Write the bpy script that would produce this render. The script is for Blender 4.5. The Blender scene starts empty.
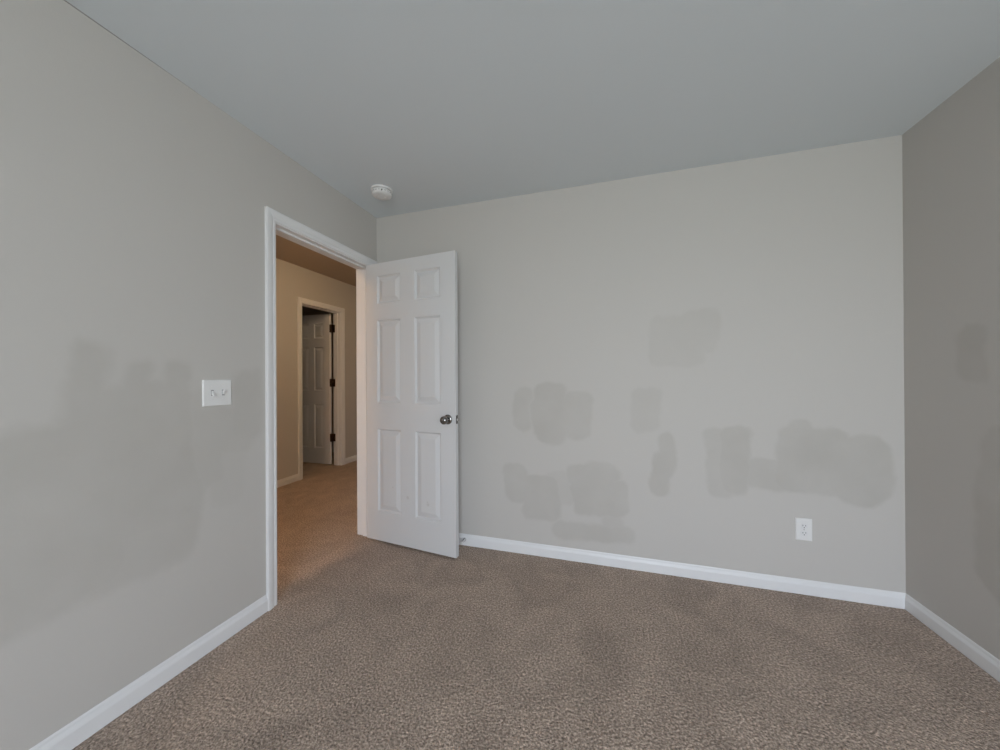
import bpy, bmesh, math, random
from mathutils import Vector, Matrix, noise as mnoise

sc = bpy.context.scene
COL = sc.collection
random.seed(7)

# ------------------------------------------------------------------ camera
YAW, PITCH, ROLL, CAM_H, FOCAL = 0.287354702, 0.002054467, -0.005554235, 1.209564, 343.04759
fw = Vector((-math.sin(YAW) * math.cos(PITCH), math.cos(YAW) * math.cos(PITCH), math.sin(PITCH)))
rt = Vector((math.cos(YAW), math.sin(YAW), 0))
up = rt.cross(fw)
r2 = math.cos(ROLL) * rt + math.sin(ROLL) * up
u2 = -math.sin(ROLL) * rt + math.cos(ROLL) * up
cam = bpy.data.cameras.new('camera')
cam.sensor_width = 36.0
cam.lens = FOCAL * 36.0 / 1000.0
cam.clip_start = 0.02
camo = bpy.data.objects.new('camera', cam)
camo.matrix_world = Matrix(((r2.x, u2.x, -fw.x, 0), (r2.y, u2.y, -fw.y, 0), (r2.z, u2.z, -fw.z, CAM_H), (0, 0, 0, 1)))
COL.objects.link(camo)
sc.camera = camo

# ------------------------------------------------------------------ colour management, light paths
vs = sc.view_settings
sc.display_settings.display_device = 'sRGB'
vs.view_transform = 'Standard'
vs.look = 'None'
vs.exposure = 1.42
vs.gamma = 1.0
vs.use_curve_mapping = False
sc.cycles.use_denoising = True
sc.cycles.max_bounces = 12
sc.cycles.diffuse_bounces = 8
sc.cycles.sample_clamp_indirect = 6.0

# ------------------------------------------------------------------ sky
SKY = 4.6
world = bpy.data.worlds.new('sky')
sc.world = world
world.use_nodes = True
wn = world.node_tree
wn.nodes.clear()
w_out = wn.nodes.new('ShaderNodeOutputWorld')
w_bg = wn.nodes.new('ShaderNodeBackground')
w_tc = wn.nodes.new('ShaderNodeTexCoord')
w_sep = wn.nodes.new('ShaderNodeSeparateXYZ')
w_ramp = wn.nodes.new('ShaderNodeValToRGB')
w_map = wn.nodes.new('ShaderNodeMapRange')
w_map.inputs['From Min'].default_value = -1
w_map.inputs['From Max'].default_value = 1
e = w_ramp.color_ramp.elements
e[0].position = 0.0
e[0].color = (0.54, 0.60, 0.61, 1)
e[1].position = 1.0
e[1].color = (0.72, 0.88, 1.13, 1)
for pos, c in ((0.47, (0.67, 0.72, 0.73, 1)), (0.53, (0.94, 1.0, 1.10, 1))):
    k = e.new(pos)
    k.color = c
w_bg.inputs['Strength'].default_value = SKY
wn.links.new(w_tc.outputs['Generated'], w_sep.inputs[0])
wn.links.new(w_sep.outputs['Z'], w_map.inputs['Value'])
wn.links.new(w_map.outputs[0], w_ramp.inputs[0])
wn.links.new(w_ramp.outputs[0], w_bg.inputs['Color'])
wn.links.new(w_bg.outputs[0], w_out.inputs[0])

# room numbers (metres): x across the back wall, y into the depth, z up
XL, XR, YB, YF, ZC = -1.66884, 1.49441, 2.283296, -2.10, 2.44
WT = 0.129                                   # partition thickness
HX, HZ = -3.40, 2.51                         # far wall of the hall, its ceiling
FWINDOWS = [(0.05, 1.48, 0.22, 2.2)]              # openings in the wall behind the camera (x0, x1, z0, z1)

def portal(name, loc, rot, sx, sy):
    l = bpy.data.lights.new(name, 'AREA')
    l.shape = 'RECTANGLE'
    l.size, l.size_y = sx, sy
    l.cycles.is_portal = True
    o = bpy.data.objects.new(name, l)
    o.location = loc
    o.rotation_euler = rot
    COL.objects.link(o)

for (a, b, c, d) in FWINDOWS:
    portal('window_daylight', ((a + b) / 2, YF - 0.10, (c + d) / 2), (math.pi / 2, 0, 0), b - a, d - c)

HALL_LAMPS = [(-2.2, 0.0, 22.0, (1.0, 0.58, 0.27, 1)), (-1.99, 2.78, 10.0, (1.0, 0.74, 0.45, 1))]     # x, y, glow, tint: the hall lamp, then an added unseen fill lamp

# ------------------------------------------------------------------ helpers
def tag(o, label, cat, group=None, kind=None):
    o['label'] = label
    o['category'] = cat
    if group:
        o['group'] = group
    if kind:
        o['kind'] = kind
    return o

def link_mesh(name, bm, mat, parent=None, smooth=False, auto=None):
    bmesh.ops.recalc_face_normals(bm, faces=bm.faces[:])
    me = bpy.data.meshes.new(name)
    bm.to_mesh(me)
    bm.free()
    me.materials.append(mat)
    if smooth:
        for p in me.polygons:
            p.use_smooth = True
        if auto is not None:
            try:
                me.set_sharp_from_angle(angle=math.radians(auto))
            except Exception:
                pass
    o = bpy.data.objects.new(name, me)
    COL.objects.link(o)
    if parent:
        o.parent = parent
    return o

def empty(name, loc=(0, 0, 0), rz=0.0):
    o = bpy.data.objects.new(name, None)
    o.empty_display_size = 0.05
    o.location = loc
    o.rotation_euler = (0, 0, rz)
    COL.objects.link(o)
    return o

def add_box(bm, lo, hi, bevel=0.0, segs=2):
    vs_ = [bm.verts.new((x, y, z)) for x in (lo[0], hi[0]) for y in (lo[1], hi[1]) for z in (lo[2], hi[2])]
    idx = [(0, 1, 3, 2), (4, 6, 7, 5), (0, 4, 5, 1), (2, 3, 7, 6), (0, 2, 6, 4), (1, 5, 7, 3)]
    fs = [bm.faces.new([vs_[i] for i in f]) for f in idx]
    if bevel:
        es = list({ed for f in fs for ed in f.edges})
        bmesh.ops.bevel(bm, geom=es, offset=bevel, segments=segs, affect='EDGES', profile=0.5)

def add_prism(bm, pts, mapf, d0, d1):
    """polygon pts (a,b) extruded from d0 to d1; mapf(a,b,d) -> xyz"""
    A = [bm.verts.new(mapf(a, b, d0)) for a, b in pts]
    B = [bm.verts.new(mapf(a, b, d1)) for a, b in pts]
    n = len(pts)
    bm.faces.new(A)
    bm.faces.new(B[::-1])
    for i in range(n):
        j = (i + 1) % n
        bm.faces.new((A[i], A[j], B[j], B[i]))

def add_lathe(bm, prof, segs=32, M=None):
    """prof: (radius, height) along +Z, closed at ends with r=0"""
    M = M or Matrix.Identity(4)
    rings = []
    for r, h in prof:
        if r < 1e-6:
            rings.append([bm.verts.new(M @ Vector((0, 0, h)))])
        else:
            rings.append([bm.verts.new(M @ Vector((r * math.cos(2 * math.pi * k / segs), r * math.sin(2 * math.pi * k / segs), h))) for k in range(segs)])
    for a, b in zip(rings[:-1], rings[1:]):
        for k in range(segs):
            j = (k + 1) % segs
            if len(a) == 1 and len(b) > 1:
                bm.faces.new((a[0], b[k], b[j]))
            elif len(b) == 1 and len(a) > 1:
                bm.faces.new((a[k], a[j], b[0]))
            elif len(a) > 1:
                bm.faces.new((a[k], a[j], b[j], b[k]))

def to_axis(origin, direction):
    q = Vector(direction).normalized().to_track_quat('Z', 'Y')
    return Matrix.Translation(Vector(origin)) @ q.to_matrix().to_4x4()

def add_tube(bm, pts, r, segs=8):
    rings = []
    n = len(pts)
    for i, p in enumerate(pts):
        t = (pts[min(i + 1, n - 1)] - pts[max(i - 1, 0)]).normalized()
        a = t.orthogonal().normalized() if i == 0 else (prev - t * prev.dot(t)).normalized()
        prev = a
        b = t.cross(a)
        rings.append([bm.verts.new(p + r * (math.cos(2 * math.pi * k / segs) * a + math.sin(2 * math.pi * k / segs) * b)) for k in range(segs)])
    for A, B in zip(rings[:-1], rings[1:]):
        for k in range(segs):
            j = (k + 1) % segs
            bm.faces.new((A[k], A[j], B[j], B[k]))
    bm.faces.new(rings[0][::-1])
    bm.faces.new(rings[-1])

# ------------------------------------------------------------------ materials
def new_mat(name, color, rough=0.5, metal=0.0, spec=0.5):
    m = bpy.data.materials.new(name)
    m.use_nodes = True
    b = m.node_tree.nodes['Principled BSDF']
    b.inputs['Base Color'].default_value = (*color, 1)
    b.inputs['Roughness'].default_value = rough
    b.inputs['Metallic'].default_value = metal
    b.inputs['Specular IOR Level'].default_value = spec
    return m, b

def N(nt, t, **kw):
    n = nt.nodes.new(t)
    for k, v in kw.items():
        setattr(n, k, v)
    return n

def noise_bump(m, b, scale, strength, dist=0.002, detail=2.0):
    nt = m.node_tree
    tc = N(nt, 'ShaderNodeTexCoord')
    nz = N(nt, 'ShaderNodeTexNoise')
    nz.inputs['Scale'].default_value = scale
    nz.inputs['Detail'].default_value = detail
    bp = N(nt, 'ShaderNodeBump')
    bp.inputs['Strength'].default_value = strength
    bp.inputs['Distance'].default_value = dist
    nt.links.new(tc.outputs['Object'], nz.inputs['Vector'])
    nt.links.new(nz.outputs['Fac'], bp.inputs['Height'])
    nt.links.new(bp.outputs[0], b.inputs['Normal'])
    return bp

def wall_paint(name, color, patches, axis, patch_color, soft=0.014, gain=1.0):
    """matt wall paint with rolled-on touch-up patches.  patches: (u0, v0, u1, v1, radius, strength) on the wall, u along it, v = height"""
    m, b = new_mat(name, color, rough=0.62, spec=0.25)
    nt = m.node_tree
    L = nt.links.new
    tc = N(nt, 'ShaderNodeTexCoord')
    nzb = N(nt, 'ShaderNodeTexNoise')
    nzb.inputs['Scale'].default_value = 170
    nzb.inputs['Detail'].default_value = 3
    bp = N(nt, 'ShaderNodeBump')
    bp.inputs['Strength'].default_value = 0.10
    bp.inputs['Distance'].default_value = 0.002
    L(tc.outputs['Object'], nzb.inputs['Vector'])
    L(nzb.outputs['Fac'], bp.inputs['Height'])
    L(bp.outputs[0], b.inputs['Normal'])
    # ragged outline: two noises push the lookup point about
    cur = tc.outputs['Object']
    for scale, amp in ((3.2, 0.10), (16.0, 0.035)):
        nz = N(nt, 'ShaderNodeTexNoise')
        nz.inputs['Scale'].default_value = scale
        nz.inputs['Detail'].default_value = 1.5
        L(tc.outputs['Object'], nz.inputs['Vector'])
        s = N(nt, 'ShaderNodeVectorMath', operation='SUBTRACT')
        s.inputs[1].default_value = (0.5, 0.5, 0.5)
        L(nz.outputs['Color'], s.inputs[0])
        k = N(nt, 'ShaderNodeVectorMath', operation='SCALE')
        k.inputs['Scale'].default_value = amp
        L(s.outputs[0], k.inputs[0])
        ad = N(nt, 'ShaderNodeVectorMath', operation='ADD')
        L(cur, ad.inputs[0])
        L(k.outputs[0], ad.inputs[1])
        cur = ad.outputs[0]
    acc = None
    mask = (1, 0, 1) if axis == 'x' else (0, 1, 1)
    fl = N(nt, 'ShaderNodeVectorMath', operation='MULTIPLY')
    fl.inputs[1].default_value = mask
    L(cur, fl.inputs[0])
    for (u0, v0, u1, v1, rad, st) in patches:
        cu, cv, hu, hv = (u0 + u1) / 2, (v0 + v1) / 2, abs(u1 - u0) / 2, abs(v1 - v0) / 2
        rad = min(rad, hu * 0.98, hv * 0.98)
        c3 = (cu, 0, cv) if axis == 'x' else (0, cu, cv)
        h3 = (hu - rad, 0, hv - rad) if axis == 'x' else (0, hu - rad, hv - rad)
        s1 = N(nt, 'ShaderNodeVectorMath', operation='SUBTRACT'); s1.inputs[1].default_value = c3
        ab = N(nt, 'ShaderNodeVectorMath', operation='ABSOLUTE')
        s2 = N(nt, 'ShaderNodeVectorMath', operation='SUBTRACT'); s2.inputs[1].default_value = h3
        mx = N(nt, 'ShaderNodeVectorMath', operation='MAXIMUM'); mx.inputs[1].default_value = (0, 0, 0)
        ln = N(nt, 'ShaderNodeVectorMath', operation='LENGTH')
        mr = N(nt, 'ShaderNodeMapRange', interpolation_type='SMOOTHSTEP')
        mr.inputs['From Min'].default_value = rad + soft
        mr.inputs['From Max'].default_value = rad - soft
        mr.inputs['To Min'].default_value = 0
        mr.inputs['To Max'].default_value = st * gain
        L(fl.outputs[0], s1.inputs[0]); L(s1.outputs[0], ab.inputs[0]); L(ab.outputs[0], s2.inputs[0])
        L(s2.outputs[0], mx.inputs[0]); L(mx.outputs[0], ln.inputs[0]); L(ln.outputs['Value'], mr.inputs['Value'])
        if acc is None:
            acc = mr.outputs[0]
        else:
            m2 = N(nt, 'ShaderNodeMath', operation='MAXIMUM')
            L(acc, m2.inputs[0]); L(mr.outputs[0], m2.inputs[1])
            acc = m2.outputs[0]
    # uneven thickness of the touch-up coat
    nz = N(nt, 'ShaderNodeTexNoise')
    nz.inputs['Scale'].default_value = 5
    nz.inputs['Detail'].default_value = 3
    L(tc.outputs['Object'], nz.inputs['Vector'])
    mr = N(nt, 'ShaderNodeMapRange')
    mr.inputs['From Min'].default_value = 0.3
    mr.inputs['From Max'].default_value = 0.65
    mr.inputs['To Min'].default_value = 0.55
    mr.inputs['To Max'].default_value = 1.0
    L(nz.outputs['Fac'], mr.inputs['Value'])
    mu = N(nt, 'ShaderNodeMath', operation='MULTIPLY')
    L(mr.outputs[0], mu.inputs[0])
    if acc is not None:
        L(acc, mu.inputs[1])
    else:
        mu.inputs[1].default_value = 0
    mix = N(nt, 'ShaderNodeMix', data_type='RGBA')
    mix.inputs['A'].default_value = (*color, 1)
    mix.inputs['B'].default_value = (*patch_color, 1)
    L(mu.outputs[0], mix.inputs['Factor'])
    L(mix.outputs['Result'], b.inputs['Base Color'])
    return m

WALL = (0.565, 0.546, 0.517)
PATCH = (0.470, 0.452, 0.418)
back_patches = [
    # upper warm roller patch
    (-0.57, 0.82, -0.44, 1.14, 0.06, 0.7), (-0.44, 0.76, -0.22, 1.17, 0.07, 0.9), (-0.24, 0.80, -0.06, 1.10, 0.05, 0.85),
    # lower patches beside the door
    (-0.66, 0.33, -0.48, 0.63, 0.07, 0.8), (-0.53, 0.22, -0.27, 0.55, 0.07, 0.8), (-0.36, 0.36, -0.18, 0.58, 0.06, 0.45),
    (-0.22, 0.50, 0.10, 0.64, 0.06, 0.8), (-0.20, 0.30, 0.15, 0.53, 0.06, 0.8),
    (-0.31, 0.145, 0.20, 0.25, 0.05, 0.8), (-0.02, 0.20, 0.12, 0.31, 0.04, 0.6),
    # narrow tall patch
    (0.275, 0.47, 0.40, 0.76, 0.06, 0.95), (0.33, 0.60, 0.43, 0.86, 0.05, 0.95),
    # group above the outlet
    (0.59, 0.50, 0.73, 0.90, 0.05, 0.7), (0.66, 0.52, 0.82, 0.91, 0.06, 0.95), (0.76, 0.55, 1.0, 0.72, 0.06, 0.8),
    (0.93, 0.57, 1.26, 0.92, 0.06, 1.0), (0.98, 0.80, 1.10, 0.96, 0.05, 0.9),
    (1.20, 0.51, 1.45, 0.90, 0.11, 1.0),
    # faint upper patches
    (0.27, 1.26, 0.60, 1.58, 0.08, 0.45), (0.45, 1.34, 0.67, 1.60, 0.06, 0.45), (0.16, 0.87, 0.35, 1.13, 0.05, 0.5),
]
left_patches = [
    (0.665, 0.62, 0.765, 1.33, 0.04, 0.85), (0.80, 0.66, 0.885, 1.27, 0.035, 0.8), (0.92, 0.66, 1.03, 1.27, 0.04, 0.8),
    (0.66, 0.60, 1.04, 1.19, 0.07, 0.8), (1.02, 0.72, 1.16, 1.16, 0.05, 0.5), (1.19, 0.90, 1.345, 1.25, 0.05, 0.6), (1.10, 0.84, 1.30, 1.08, 0.06, 0.5),
    (0.45, 0.46, 0.82, 1.07, 0.08, 0.85), (0.66, 0.44, 1.06, 0.86, 0.10, 0.7), (1.08, 0.62, 1.26, 0.95, 0.10, 0.3),
    (0.2, 0.55, 0.56, 1.05, 0.10, 0.75),
]
right_patches = [(1.885, 1.17, 2.0, 1.43, 0.055, 0.8), (1.60, 0.30, 1.93, 1.02, 0.12, 0.8)]
M_back = wall_paint('greige wall paint with touch-ups', WALL, back_patches, 'x', PATCH, 0.016, 0.85)
M_left = wall_paint('greige wall paint rolled over', WALL, left_patches, 'y', PATCH, 0.026, 0.85)
M_right = wall_paint('greige wall paint', WALL, right_patches, 'y', PATCH, 0.02, 0.75)
M_wall, b_ = new_mat('greige wall paint plain', WALL, 0.62, 0, 0.25)
noise_bump(M_wall, b_, 170, 0.1)
M_ceil, b_ = new_mat('flat white ceiling paint', (0.70, 0.75, 0.78), 0.85, 0, 0.15)
noise_bump(M_ceil, b_, 120, 0.12)
M_ceil_dim, b_ = new_mat('hall ceiling paint dimmed to tan', (0.48, 0.40, 0.33), 0.85, 0, 0.15)  # ceiling colour darkened and warmed to carry the dim hall light
M_trim, b_ = new_mat('white semi-gloss trim paint', (0.80, 0.805, 0.81), 0.38, 0, 0.4)
noise_bump(M_trim, b_, 60, 0.03)
M_plastic, b_ = new_mat('white plastic', (0.80, 0.80, 0.79), 0.32, 0, 0.5)
M_plastic2, b_ = new_mat('white moulded plastic', (0.78, 0.78, 0.78), 0.4, 0, 0.5)
M_dark, b_ = new_mat('dark opening', (0.03, 0.03, 0.03), 0.6)
M_nickel, b_ = new_mat('brushed nickel', (0.26, 0.25, 0.24), 0.16, 1.0)
noise_bump(M_nickel, b_, 300, 0.03)
M_steel, b_ = new_mat('zinc plated steel', (0.55, 0.55, 0.55), 0.3, 1.0)
M_bronze, b_ = new_mat('oil rubbed bronze', (0.05, 0.03, 0.02), 0.45, 0.7)
M_rubber, b_ = new_mat('white rubber', (0.75, 0.75, 0.73), 0.7)
M_vent, b_ = new_mat('shaded vent grey', (0.50, 0.50, 0.49), 0.5)
M_lens, b_ = new_mat('dark indicator lens', (0.06, 0.07, 0.06), 0.2)
M_glow = bpy.data.materials.new('warm lamp glass')
M_glow.use_nodes = True
b_ = M_glow.node_tree.nodes['Principled BSDF']
b_.inputs['Base Color'].default_value = (0.9, 0.8, 0.6, 1)
b_.inputs['Emission Color'].default_value = (1.0, 0.66, 0.33, 1)
b_.inputs['Emission Strength'].default_value = 1.0

def door_paint():
    m, b = new_mat('white door paint with scuffs', (0.67, 0.675, 0.68), 0.36, 0, 0.4)
    nt = m.node_tree
    L = nt.links.new
    tc = N(nt, 'ShaderNodeTexCoord')
    # moulded wood grain
    mp = N(nt, 'ShaderNodeMapping')
    mp.inputs['Scale'].default_value = (90, 90, 5)
    nz = N(nt, 'ShaderNodeTexNoise')
    nz.inputs['Scale'].default_value = 1.0
    nz.inputs['Detail'].default_value = 4
    bp = N(nt, 'ShaderNodeBump')
    bp.inputs['Strength'].default_value = 0.10
    bp.inputs['Distance'].default_value = 0.002
    L(tc.outputs['Object'], mp.inputs[0]); L(mp.outputs[0], nz.inputs['Vector'])
    L(nz.outputs['Fac'], bp.inputs['Height']); L(bp.outputs[0], b.inputs['Normal'])
    acc = None
    for (u, z, r) in ((0.372, 0.345, 0.011), (0.54, 0.318, 0.010), (0.535, 0.335, 0.006), (0.24, 0.40, 0.006)):
        d = N(nt, 'ShaderNodeVectorMath', operation='DISTANCE')
        d.inputs[1].default_value = (u, 0.0, z)
        L(tc.outputs['Object'], d.inputs[0])
        mr = N(nt, 'ShaderNodeMapRange', interpolation_type='SMOOTHSTEP')
        mr.inputs['From Min'].default_value = r * 1.6
        mr.inputs['From Max'].default_value = r * 0.4
        mr.inputs['To Max'].default_value = 0.35
        L(d.outputs['Value'], mr.inputs['Value'])
        if acc is None:
            acc = mr.outputs[0]
        else:
            m2 = N(nt, 'ShaderNodeMath', operation='MAXIMUM')
            L(acc, m2.inputs[0]); L(mr.outputs[0], m2.inputs[1])
            acc = m2.outputs[0]
    mix = N(nt, 'ShaderNodeMix', data_type='RGBA')
    mix.inputs['A'].default_value = (0.67, 0.675, 0.68, 1)
    mix.inputs['B'].default_value = (0.42, 0.40, 0.37, 1)
    L(acc, mix.inputs['Factor']); L(mix.outputs['Result'], b.inputs['Base Color'])
    return m
M_door = door_paint()

def carpet():
    m, b = new_mat('beige brown cut pile carpet', (0.3, 0.25, 0.22), 0.95, 0, 0.1)
    b.inputs['Sheen Weight'].default_value = 0.15
    b.inputs['Sheen Roughness'].default_value = 0.6
    nt = m.node_tree
    L = nt.links.new
    tc = N(nt, 'ShaderNodeTexCoord')
    P = tc.outputs['Object']
    vo = N(nt, 'ShaderNodeTexVoronoi', feature='F1')
    vo.inputs['Scale'].default_value = 125
    vo.inputs['Randomness'].default_value = 1.0
    n1 = N(nt, 'ShaderNodeTexNoise')
    n1.inputs['Scale'].default_value = 112
    n1.inputs['Detail'].default_value = 4
    n1.inputs['Roughness'].default_value = 0.72
    n2 = N(nt, 'ShaderNodeTexNoise')            # brushed nap: broad light and dark swaths
    n2.inputs['Scale'].default_value = 3.6
    n2.inputs['Detail'].default_value = 4
    n2.inputs['Distortion'].default_value = 1.4
    for n in (vo, n1, n2):
        L(P, n.inputs['Vector'])
    r1 = N(nt, 'ShaderNodeValToRGB')
    el = r1.color_ramp.elements
    el[0].position = 0.32; el[0].color = (0.120, 0.085, 0.064, 1)
    el[1].position = 0.70; el[1].color = (0.86, 0.69, 0.57, 1)
    k = el.new(0.5); k.color = (0.415, 0.318, 0.252, 1)
    L(n1.outputs['Fac'], r1.inputs[0])
    hs = N(nt, 'ShaderNodeMapRange')
    hs.inputs['From Min'].default_value = 0.3
    hs.inputs['From Max'].default_value = 0.7
    hs.inputs['To Min'].default_value = 0.91
    hs.inputs['To Max'].default_value = 1.24
    L(n2.outputs['Fac'], hs.inputs['Value'])
    ml = N(nt, 'ShaderNodeVectorMath', operation='SCALE')
    L(r1.outputs[0], ml.inputs[0]); L(hs.outputs[0], ml.inputs['Scale'])
    L(ml.outputs[0], b.inputs['Base Color'])
    ad = N(nt, 'ShaderNodeMath', operation='SUBTRACT')
    L(n1.outputs['Fac'], ad.inputs[0])
    L(vo.outputs['Distance'], ad.inputs[1])
    bp = N(nt, 'ShaderNodeBump')
    bp.inputs['Strength'].default_value = 0.9
    bp.inputs['Distance'].default_value = 0.008
    L(ad.outputs[0], bp.inputs['Height'])
    L(bp.outputs[0], b.inputs['Normal'])
    return m
M_carpet = carpet()

# ------------------------------------------------------------------ room shell
DY0, DY1, DZ = 1.422, 2.212, 2.032           # clear opening of the bedroom door
HY0, HY1, HDZ = 3.236, 3.862, 2.080          # clear opening of the door across the hall
JT = 0.018                                   # jamb board
Y_END0, Y_END1 = -1.30, 5.20                 # hall ends
FARX = -5.2

def shell(name, bm, mat, label, cat):
    return tag(link_mesh(name, bm, mat), label, cat, kind='structure')

# carpet: one surface running from the bedroom through the doorway to the hall and the room beyond
bm = bmesh.new()
add_box(bm, (FARX - 0.1, YF - 0.1, -0.10), (XR + 0.1, Y_END1 + 0.1, 0.0))
shell('floor', bm, M_carpet, 'beige brown cut pile carpet running through the doorway into the hall', 'carpet')

ymap = lambda a, b, d: (d, a, b)             # polygon in (y,z) extruded along x
xmap = lambda a, b, d: (a, d, b)             # polygon in (x,z) extruded along y

bm = bmesh.new()
a0, a1, at = DY0 - JT, DY1 + JT, DZ + JT
add_prism(bm, [(YF - 0.1, 0), (a0, 0), (a0, at), (a1, at), (a1, 0), (Y_END1, 0), (Y_END1, 2.56), (YF - 0.1, 2.56)], ymap, XL, XL - WT)
shell('wall_left', bm, M_left, 'greige wall with darker rolled touch-ups, holding the open doorway and switch', 'wall')

bm = bmesh.new()
add_box(bm, (XL, YB, 0), (XR + 0.12, YB + 0.12, 2.5))
shell('wall_back', bm, M_back, 'greige wall behind the open door with darker touch-up patches and outlet', 'wall')

bm = bmesh.new()
add_box(bm, (XR, YF - 0.12, 0), (XR + 0.12, YB, 2.5))
shell('wall_right', bm, M_right, 'shaded greige wall beside the outlet wall, two darker patches on it', 'wall')

bm = bmesh.new()
(va, vb, vc, vd) = FWINDOWS[0]              # wall with a window opening: four slabs around it
for lo, hi in (((XL, YF - 0.12, 0), (va, YF, 2.5)), ((vb, YF - 0.12, 0), (XR, YF, 2.5)), ((va, YF - 0.12, 0), (vb, YF, vc)), ((va, YF - 0.12, vd), (vb, YF, 2.5))):
    add_box(bm, lo, hi)
shell('wall_front', bm, M_wall, 'greige wall with the big window opposite the outlet wall', 'wall')

bm = bmesh.new()
add_box(bm, (XL, YF, ZC), (XR, YB, ZC + 0.1))
shell('ceiling', bm, M_ceil, 'plain white bedroom ceiling carrying the smoke detector', 'ceiling')

M_seam_shade, b_ = new_mat('seam shadow grey', (0.30, 0.30, 0.29), 0.8)  # grey wedge standing in for the shadow line at the ceiling joint
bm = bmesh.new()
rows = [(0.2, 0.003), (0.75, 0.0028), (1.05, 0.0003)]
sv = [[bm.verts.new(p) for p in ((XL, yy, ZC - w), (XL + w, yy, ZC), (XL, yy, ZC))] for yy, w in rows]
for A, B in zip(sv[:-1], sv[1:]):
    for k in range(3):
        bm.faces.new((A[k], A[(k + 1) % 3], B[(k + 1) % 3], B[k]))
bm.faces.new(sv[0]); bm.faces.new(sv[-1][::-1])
shell('seam_shadow', bm, M_seam_shade, 'thin dark strip for the shadow in the seam where the switch wall meets the ceiling', 'paint seam')

# hall shell
bm = bmesh.new()
add_prism(bm, [(Y_END0, 0), (HY0 - JT, 0), (HY0 - JT, HDZ + JT), (HY1 + JT, HDZ + JT), (HY1 + JT, 0), (Y_END1, 0), (Y_END1, 2.56), (Y_END0, 2.56)], ymap, HX, HX - 0.12)
shell('wall_hall', bm, M_wall, 'lamp-lit greige hall wall around the second door, seen through the doorway', 'wall')
bm = bmesh.new()
add_box(bm, (HX - 0.12, Y_END1, 0), (XL, Y_END1 + 0.1, 2.56))
add_box(bm, (HX - 0.12, Y_END0 - 0.1, 0), (XL - WT, Y_END0, 2.56))
shell('wall_hall_end', bm, M_wall, 'greige walls closing both ends of the hall', 'wall')
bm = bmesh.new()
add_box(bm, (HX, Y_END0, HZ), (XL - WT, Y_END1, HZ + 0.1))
shell('ceiling_hall', bm, M_ceil_dim, 'hall ceiling darkened to tan for the dim lamp light, above the second door', 'ceiling')
# dark room behind the second door
bm = bmesh.new()
add_box(bm, (FARX - 0.1, 2.3, 0), (FARX, 4.6, 2.56))
add_box(bm, (FARX, 2.3, 0), (HX - 0.12, 2.4, 2.56))
add_box(bm, (FARX, 4.5, 0), (HX - 0.12, 4.6, 2.56))
add_box(bm, (FARX, 2.4, HZ), (HX - 0.12, 4.5, HZ + 0.05))
shell('wall_beyond', bm, M_wall, 'unlit walls of the room behind the second door', 'wall')

# window in the wall behind the camera: white frame with a middle mullion
bm = bmesh.new()
fy0, fy1 = YF - 0.09, YF - 0.05
for lo, hi in (((va, fy0, vc), (vb, fy1, vc + 0.05)), ((va, fy0, vd - 0.05), (vb, fy1, vd)), ((va, fy0, vc + 0.05), (va + 0.05, fy1, vd - 0.05)),
               ((vb - 0.05, fy0, vc + 0.05), (vb, fy1, vd - 0.05)), ((va, fy0, (vc + vd) / 2 - 0.025), (vb, fy1, (vc + vd) / 2 + 0.025))):
    add_box(bm, lo, hi, 0.004)
shell('window_1', bm, M_trim, 'white window frame opposite the outlet wall, lighting the bedroom', 'window')

# ------------------------------------------------------------------ baseboards
BT = 0.012
def profile(BH):
    g = 0.0025                               # the pile tucks in under the board
    return [(0, g), (BT, g), (BT, BH * 0.66), (BT * 0.82, BH * 0.74), (BT * 0.50, BH * 0.84), (BT * 0.42, BH * 0.93), (BT * 0.2, BH), (0, BH)]
prof = profile(0.0857)
def baseboard_x(bm, x0, x1, y, s, m0=0, m1=0):   # runs along x on the wall face at y, s = outward sign; m0/m1: mitre
    A = [bm.verts.new((x0 + m0 * t, y + s * t, z)) for t, z in prof]
    B = [bm.verts.new((x1 - m1 * t, y + s * t, z)) for t, z in prof]
    skin(bm, A, B)
def baseboard_y(bm, y0, y1, x, s, m0=0, m1=0):
    A = [bm.verts.new((x + s * t, y0 + m0 * t, z)) for t, z in prof]
    B = [bm.verts.new((x + s * t, y1 - m1 * t, z)) for t, z in prof]
    skin(bm, A, B)
def skin(bm, A, B):
    n = len(A)
    bm.faces.new(A); bm.faces.new(B[::-1])
    for i in range(n):
        j = (i + 1) % n
        bm.faces.new((A[i], A[j], B[j], B[i]))

CW, CR = 0.057, 0.006                        # casing width and reveal
cas_l = DY0 - CR - CW
cas_r = DY1 + CR + CW
bm = bmesh.new()
baseboard_y(bm, YF, cas_l, XL, 1)
shell('baseboard_left', bm, M_trim, 'white baseboard under the light switch, ending at the door casing', 'baseboard')
prof = profile(0.0805)
bm = bmesh.new()
baseboard_x(bm, XL + 0.016, XR, YB, -1, 0, 1)
shell('baseboard_back', bm, M_trim, 'bright white baseboard under the outlet, running behind the open door', 'baseboard')
bm = bmesh.new()
baseboard_y(bm, YF, YB, XR, -1, 0, 1)
shell('baseboard_right', bm, M_trim, 'white baseboard along the shaded wall at the room corner', 'baseboard')
HCW = 0.060
bm = bmesh.new()
baseboard_y(bm, Y_END0, HY0 - CR - HCW, HX, 1)
shell('baseboard_hall', bm, M_trim, 'white hall baseboard on the latch side of the second door', 'baseboard')
bm = bmesh.new()
baseboard_y(bm, HY1 + CR + HCW, Y_END1, HX, 1)
shell('baseboard_hall_end', bm, M_trim, 'short white hall baseboard on the hinge side of the second door', 'baseboard')

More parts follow.
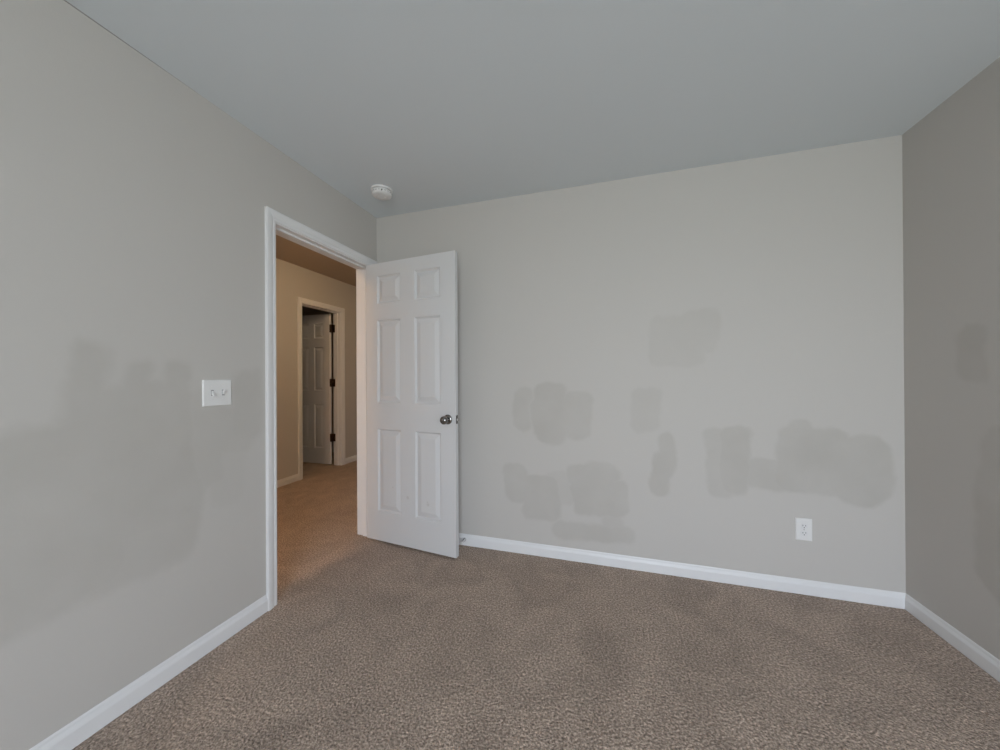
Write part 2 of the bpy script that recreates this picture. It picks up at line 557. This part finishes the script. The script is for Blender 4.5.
# ------------------------------------------------------------------ door casings and jambs
def casing(bm, x, s, y0, y1, zt, w):
    """moulded casing swept up one side, across and down; x = wall face, s = outward sign"""
    pr = [(0, 0), (0, 0.0075), (0.10, 0.0095), (0.22, 0.0095), (0.30, 0.0080), (0.42, 0.0115), (0.62, 0.0145), (0.80, 0.0155), (0.93, 0.0155), (1.0, 0.0130), (1.0, 0)]
    rails = []
    for a, t in pr:
        d = a * w
        rails.append([bm.verts.new((x + s * t, yy, zz)) for yy, zz in ((y0 - d, 0), (y0 - d, zt + d), (y1 + d, zt + d), (y1 + d, 0))])
    n = len(rails)
    for i in range(n):
        A, B = rails[i], rails[(i + 1) % n]
        for k in range(3):
            bm.faces.new((A[k], A[k + 1], B[k + 1], B[k]))
    bm.faces.new([r[0] for r in rails])
    bm.faces.new([r[3] for r in rails][::-1])

def jamb(bm, x0, x1, y0, y1, zt, sx0, sx1):
    """jamb boards plus the stop strip between sx0 and sx1"""
    add_prism(bm, [(y0 - JT, 0), (y0, 0), (y0, zt), (y1, zt), (y1, 0), (y1 + JT, 0), (y1 + JT, zt + JT), (y0 - JT, zt + JT)], ymap, x0, x1)
    s = 0.011
    add_prism(bm, [(y0, 0), (y0 + s, 0), (y0 + s, zt - s), (y1 - s, zt - s), (y1 - s, 0), (y1, 0), (y1, zt), (y0, zt)], ymap, sx0, sx1)

bm = bmesh.new()
casing(bm, XL, 1, DY0 - CR, DY1 + CR, DZ + CR, CW)
shell('trim_1', bm, M_trim, 'white moulded casing around the bedroom doorway', 'door casing')
bm = bmesh.new()
jamb(bm, XL, XL - WT, DY0, DY1, DZ, XL - 0.038, XL - 0.074)
casing(bm, XL - WT, -1, DY0 - CR, DY1 + CR, DZ + CR, CW)
shell('trim_2', bm, M_trim, 'white door jamb with stop strip lining the bedroom doorway', 'door jamb')
bm = bmesh.new()
casing(bm, HX, 1, HY0 - CR, HY1 + CR, HDZ + CR, HCW)
shell('trim_3', bm, M_trim, 'dim white casing around the second door across the hall', 'door casing')
bm = bmesh.new()
jamb(bm, HX, HX - 0.12, HY0, HY1, HDZ, HX - 0.045, HX - 0.082)
shell('trim_4', bm, M_trim, 'white jamb lining the second doorway across the hall', 'door jamb')

# ------------------------------------------------------------------ six panel doors
def panel_slab(bm, W, H, T, cols, rows):
    """slab in local space: u along +x from the hinge edge, faces at y=0 (towards -y) and y=T, bottom at z=0.  Panels are moulded on both faces"""
    us = sorted({0, W, *[c for p in cols for c in p]})
    zs = sorted({0, H, *[r for p in rows for r in p]})
    rings = [(0.0, 0.0), (0.003, 0.0035), (0.010, 0.0120), (0.015, 0.0125), (0.021, 0.0105), (0.045, 0.0030), (0.049, 0.0025)]
    edge_v = {}
    def V(u, y, z):
        k = (round(u, 5), round(y, 5), round(z, 5))
        if k not in edge_v:
            edge_v[k] = bm.verts.new((u, y, z))
        return edge_v[k]
    for y0, s in ((0.0, 1), (T, -1)):
        for i in range(len(us) - 1):
            for j in range(len(zs) - 1):
                a, b, c, d = us[i], us[i + 1], zs[j], zs[j + 1]
                if (a, b) in cols and (c, d) in rows:
                    prev = None
                    for ins, dep in rings:
                        cur = [V(a + ins, y0 + s * dep, c + ins), V(b - ins, y0 + s * dep, c + ins), V(b - ins, y0 + s * dep, d - ins), V(a + ins, y0 + s * dep, d - ins)]
                        if prev:
                            for k in range(4):
                                q = (k + 1) % 4
                                bm.faces.new((prev[k], prev[q], cur[q], cur[k]))
                        prev = cur
                    bm.faces.new(prev)
                else:
                    bm.faces.new((V(a, y0, c), V(b, y0, c), V(b, y0, d), V(a, y0, d)))
    for i in range(len(us) - 1):
        for z in (0, H):
            bm.faces.new((V(us[i], 0, z), V(us[i + 1], 0, z), V(us[i + 1], T, z), V(us[i], T, z)))
    for j in range(len(zs) - 1):
        for u in (0, W):
            bm.faces.new((V(u, 0, zs[j]), V(u, 0, zs[j + 1]), V(u, T, zs[j + 1]), V(u, T, zs[j])))

def hinge(parent, u, y, zc, mat, leaf_dirs, h=0.089, r=0.0062):
    bm = bmesh.new()
    M = Matrix.Translation((u, y, zc - h / 2))
    pr = [(0, -0.004), (0.004, -0.004), (r, 0)]
    for k in range(5):
        pr += [(r, k * h / 5 + 0.001), (r, (k + 1) * h / 5 - 0.001), (r * 0.85, (k + 1) * h / 5)]
    pr += [(0.004, h + 0.004), (0, h + 0.004)]
    add_lathe(bm, pr, 14, M)
    for lo, hi in leaf_dirs:
        add_box(bm, (lo[0], lo[1], zc - h / 2), (hi[0], hi[1], zc + h / 2), 0.0006, 1)
    return link_mesh('hinge', bm, mat, parent, True, 40)

# --- bedroom door, standing open almost at right angles to its wall
DT, DW, DH = 0.035, 0.760, 2.020
ANG = math.radians(-6.6)
door = empty('door_1', (-1.673, 2.160, 0.015), ANG)
tag(door, 'white six panel door standing open with a nickel knob', 'door', kind='structure')
bm = bmesh.new()
panel_slab(bm, DW, DH, DT, [(0.105, 0.316), (0.436, 0.646)], [(0.215, 0.813), (1.004, 1.602), (1.724, 1.927)])
slab = link_mesh('slab', bm, M_door, door)
bv = slab.modifiers.new('soft edges', 'BEVEL')
bv.width = 0.0015; bv.segments = 2; bv.limit_method = 'ANGLE'; bv.angle_limit = math.radians(60)
for zc in (1.782, 1.077, 0.375):
    hinge(door, -0.001, DT + 0.0075, zc, M_nickel, [((-0.0022, 0.004), (-0.0002, DT + 0.003)), ((-0.036, DT + 0.0085), (-0.004, DT + 0.0105))])
KU, KZ = 0.702, 0.907
knob = empty('knob_set', (KU, 0, KZ))
knob.parent = door
for s, y in ((-1, 0.0), (1, DT)):
    bm = bmesh.new()
    add_lathe(bm, [(0, 0), (0.0325, 0), (0.0325, 0.003), (0.030, 0.007), (0.022, 0.010), (0.0135, 0.012), (0.0135, 0.014), (0, 0.014)], 36, to_axis((0, y, 0), (0, s, 0)))
    link_mesh('rose', bm, M_nickel, knob, True, 50)
    bm = bmesh.new()
    add_lathe(bm, [(0, 0.010), (0.0115, 0.010), (0.0105, 0.022), (0.012, 0.028), (0.0195, 0.033), (0.0255, 0.040), (0.0275, 0.048), (0.0262, 0.056), (0.0215, 0.063), (0.013, 0.067), (0.005, 0.0682), (0, 0.0684)], 36, to_axis((0, y, 0), (0, s, 0)))
    link_mesh('knob', bm, M_nickel, knob, True, 60)
bm = bmesh.new()
add_box(bm, (DW - 0.001, DT / 2 - 0.0125, KZ - 0.028), (DW + 0.0012, DT / 2 + 0.0125, KZ + 0.028), 0.0008, 1)
latch = link_mesh('latch_plate', bm, M_nickel, door)
bm = bmesh.new()
add_prism(bm, [(DW, DT / 2 - 0.006), (DW + 0.0115, DT / 2 - 0.001), (DW + 0.0115, DT / 2 + 0.006), (DW, DT / 2 + 0.006)], lambda a, b, d: (a, b, d), KZ - 0.009, KZ + 0.009)
link_mesh('latch_bolt', bm, M_nickel, latch)

# --- second door across the hall, swung into the dark room
door2 = empty('door_2', (HX - 0.152, HY1 - 0.037, 0.015), math.pi)
tag(door2, 'dim white six panel door with bronze hinges, opened into a dark room', 'door', kind='structure')
bm = bmesh.new()
panel_slab(bm, 0.615, 2.052, DT, [(0.105, 0.262), (0.353, 0.510)], [(0.215, 0.813), (1.004, 1.602), (1.724, 1.927)])
for v in bm.verts:                           # hinge edge at the jamb, visible face towards the camera
    v.co.y = -v.co.y + 0.0
link_mesh('slab', bm, M_trim, door2)
for zc in (1.852, 1.110, 0.362):
    hinge(door2, -0.016, -0.010, zc, M_bronze, [((-0.010, -0.030), (-0.0005, 0.0)), ((-0.072, -0.0365), (-0.030, -0.0345)), ((-0.032, -0.0365), (-0.018, -0.012))], h=0.105, r=0.0095)

# ------------------------------------------------------------------ light switch on the left wall
sy, sz = 1.126, 1.140
sw = empty('light_switch', (XL, sy, sz))
tag(sw, 'white two toggle light switch plate on the wall beside the doorway', 'light switch')
def plate(bm, w, h, t):                      # plate in local (y,z), pushed out along +x, edges rolled over
    A = [(0, 0), (t * 0.55, 0), (t, 0.004)]
    prev = None
    for x, ins in A:
        cur = [bm.verts.new((x, sy_ * (w / 2 - ins), sz_ * (h / 2 - ins))) for sy_, sz_ in ((-1, -1), (1, -1), (1, 1), (-1, 1))]
        if prev:
            for k in range(4):
                bm.faces.new((prev[k], prev[(k + 1) % 4], cur[(k + 1) % 4], cur[k]))
        else:
            bm.faces.new(cur[::-1])
        prev = cur
    bm.faces.new(prev)
bm = bmesh.new()
plate(bm, 0.122, 0.117, 0.0065)
link_mesh('wall_plate', bm, M_plastic, sw)
for i, (dy, tilt) in enumerate(((-0.023, -1), (0.023, 1))):
    bm = bmesh.new()
    add_box(bm, (0.006, dy - 0.0052, -0.0125), (0.0068, dy + 0.0052, 0.0125))
    link_mesh('toggle_slot', bm, M_dark, sw)
    bm = bmesh.new()
    add_prism(bm, [(0.0060, -0.010), (0.0060, 0.010), (0.0105, 0.0095), (0.0185, 0.0115 * 1.0 + 0.004), (0.0200, 0.0110), (0.0125, -0.001), (0.0095, -0.0095)] if tilt > 0 else
              [(0.0060, 0.010), (0.0060, -0.010), (0.0105, -0.0095), (0.0185, -0.0155), (0.0200, -0.0110), (0.0125, 0.001), (0.0095, 0.0095)],
              lambda a, b, d: (a, d, b), dy - 0.0042, dy + 0.0042)
    link_mesh('toggle', bm, M_plastic2, sw)
    for dz in (-0.030, 0.030):
        bm = bmesh.new()
        add_lathe(bm, [(0, 0.006), (0.0032, 0.006), (0.0030, 0.0073), (0, 0.0078)], 14, to_axis((0, dy, dz), (1, 0, 0)))
        link_mesh('screw', bm, M_plastic2, sw, True, 40)

# ------------------------------------------------------------------ outlet on the back wall
ot = empty('electrical_outlet', (1.061, YB, 0.356), -math.pi / 2)
tag(ot, 'white duplex power outlet low on the wall above the baseboard', 'outlet')
bm = bmesh.new()
plate(bm, 0.076, 0.121, 0.0065)
link_mesh('wall_plate', bm, M_plastic, ot)
for dz in (-0.0195, 0.0195):
    bm = bmesh.new()
    pts = []
    for k in range(32):
        a = 2 * math.pi * k / 32
        pts.append((max(-0.0172, min(0.0172, 0.0185 * math.cos(a))), dz + max(-0.0143, min(0.0143, 0.0172 * math.sin(a)))))
    add_prism(bm, pts, lambda a, b, d: (d, a, b), 0.0055, 0.0085)
    rec = link_mesh('receptacle', bm, M_plastic2, ot)
    for dy, hh in ((-0.0064, 0.0040), (0.0064, 0.0034)):
        bm = bmesh.new()
        add_box(bm, (0.0083, dy - 0.0012, dz + 0.0035 - hh), (0.0088, dy + 0.0012, dz + 0.0035 + hh))
        link_mesh('slot', bm, M_dark, rec)
    bm = bmesh.new()
    add_lathe(bm, [(0, 0.0083), (0.0026, 0.0083), (0.0026, 0.0088), (0, 0.0088)], 16, to_axis((0, 0, dz - 0.0078), (1, 0, 0)))
    link_mesh('ground_hole', bm, M_dark, rec)
bm = bmesh.new()
add_lathe(bm, [(0, 0.006), (0.0034, 0.006), (0.0032, 0.0075), (0, 0.0080)], 14, to_axis((0, 0, 0), (1, 0, 0)))
link_mesh('screw', bm, M_steel, ot, True, 40)

# ------------------------------------------------------------------ smoke detector on the ceiling
sd = empty('smoke_detector', (-1.384, 1.952, ZC))
tag(sd, 'round white smoke detector on the ceiling above the open door', 'smoke detector')
dn = to_axis((0, 0, 0), (0, 0, -1))
bm = bmesh.new()
add_lathe(bm, [(0, 0), (0.069, 0), (0.069, 0.006), (0.066, 0.010), (0.050, 0.011), (0, 0.011)], 48, dn)
link_mesh('base', bm, M_plastic2, sd, True, 40)
bm = bmesh.new()
add_lathe(bm, [(0, 0.011), (0.055, 0.011), (0.055, 0.015), (0.062, 0.016), (0.063, 0.021), (0.062, 0.031), (0.058, 0.039), (0.050, 0.0430), (0.024, 0.0445), (0.023, 0.0430), (0.0, 0.0430)], 48, dn)
link_mesh('cover', bm, M_plastic, sd, True, 40)
bm = bmesh.new()
add_lathe(bm, [(0, 0.0430), (0.0135, 0.0430), (0.013, 0.0460), (0, 0.0465)], 28, dn)
link_mesh('test_button', bm, M_plastic2, sd, True, 40)
bm = bmesh.new()                             # gill slots around the rim
for k in range(20):
    a = 2 * math.pi * k / 20
    M = Matrix.Rotation(a, 4, 'Z')
    s0 = len(bm.verts)
    vv = []
    for x, zz in ((0.0612, -0.0225), (0.0634, -0.0225), (0.0630, -0.0285), (0.0608, -0.0285)):
        for yy in (-0.0055, 0.0055):
            vv.append(bm.verts.new(M @ Vector((x, yy, zz))))
    for f in ((0, 1, 3, 2), (2, 3, 5, 4), (4, 5, 7, 6), (6, 7, 1, 0), (0, 2, 4, 6), (1, 7, 5, 3)):
        bm.faces.new([vv[i] for i in f])
link_mesh('vent', bm, M_vent, sd)
bm = bmesh.new()
add_lathe(bm, [(0, -0.001), (0.0045, -0.001), (0.0040, 0.0012), (0, 0.0018)], 16, to_axis((0.035, -0.0513, -0.029), (0.56, -0.82, -0.1)))
link_mesh('indicator_light', bm, M_lens, sd, True, 40)

# ------------------------------------------------------------------ door stop on the back baseboard
ds = empty('door_stop', (-0.94, YB - BT, 0.045))
tag(ds, 'small spring door stop on the baseboard behind the open door', 'door stop')
yd = to_axis((0, 0, 0), (0, -1, 0))
bm = bmesh.new()
add_lathe(bm, [(0, -0.001), (0.012, -0.001), (0.0115, 0.003), (0.007, 0.006), (0.0055, 0.010), (0, 0.010)], 24, yd)
link_mesh('flange', bm, M_steel, ds, True, 40)
bm = bmesh.new()
turns, n = 11, 11 * 14
pts = [Vector((0.0062 * math.cos(2 * math.pi * turns * i / n), -0.008 - 0.040 * i / n, 0.0062 * math.sin(2 * math.pi * turns * i / n))) for i in range(n + 1)]
add_tube(bm, pts, 0.0014, 6)
link_mesh('spring', bm, M_steel, ds, True)
bm = bmesh.new()
add_lathe(bm, [(0, 0.045), (0.0085, 0.045), (0.0100, 0.049), (0.0100, 0.060), (0.0075, 0.065), (0, 0.066)], 20, yd)
link_mesh('rubber_tip', bm, M_rubber, ds, True, 40)

# ------------------------------------------------------------------ hall lamp and added fill lamp (out of sight on either side of the doorway)
for (lx, ly, pw, tint), lab in zip(HALL_LAMPS, ('warm glowing dome lamp on the hall ceiling before the bedroom doorway', 'added unseen dome lamp on the hall ceiling, brightening the wall around the second door')):
    cl = empty('ceiling_light', (lx, ly, HZ))
    tag(cl, lab, 'ceiling light', 'hall ceiling lamps')
    bm = bmesh.new()
    add_lathe(bm, [(0, 0), (0.15, 0), (0.15, 0.030), (0.14, 0.036), (0, 0.036)], 40, dn)
    link_mesh('base', bm, M_nickel, cl, True, 40)
    mg = M_glow.copy()
    mg.node_tree.nodes['Principled BSDF'].inputs['Emission Strength'].default_value = pw
    mg.node_tree.nodes['Principled BSDF'].inputs['Emission Color'].default_value = tint
    bm = bmesh.new()
    add_lathe(bm, [(0.135, 0.036), (0.140, 0.070), (0.138, 0.105), (0.120, 0.150), (0.085, 0.180), (0.045, 0.195), (0, 0.200)], 40, dn)
    link_mesh('lamp_shade', bm, mg, cl, True)
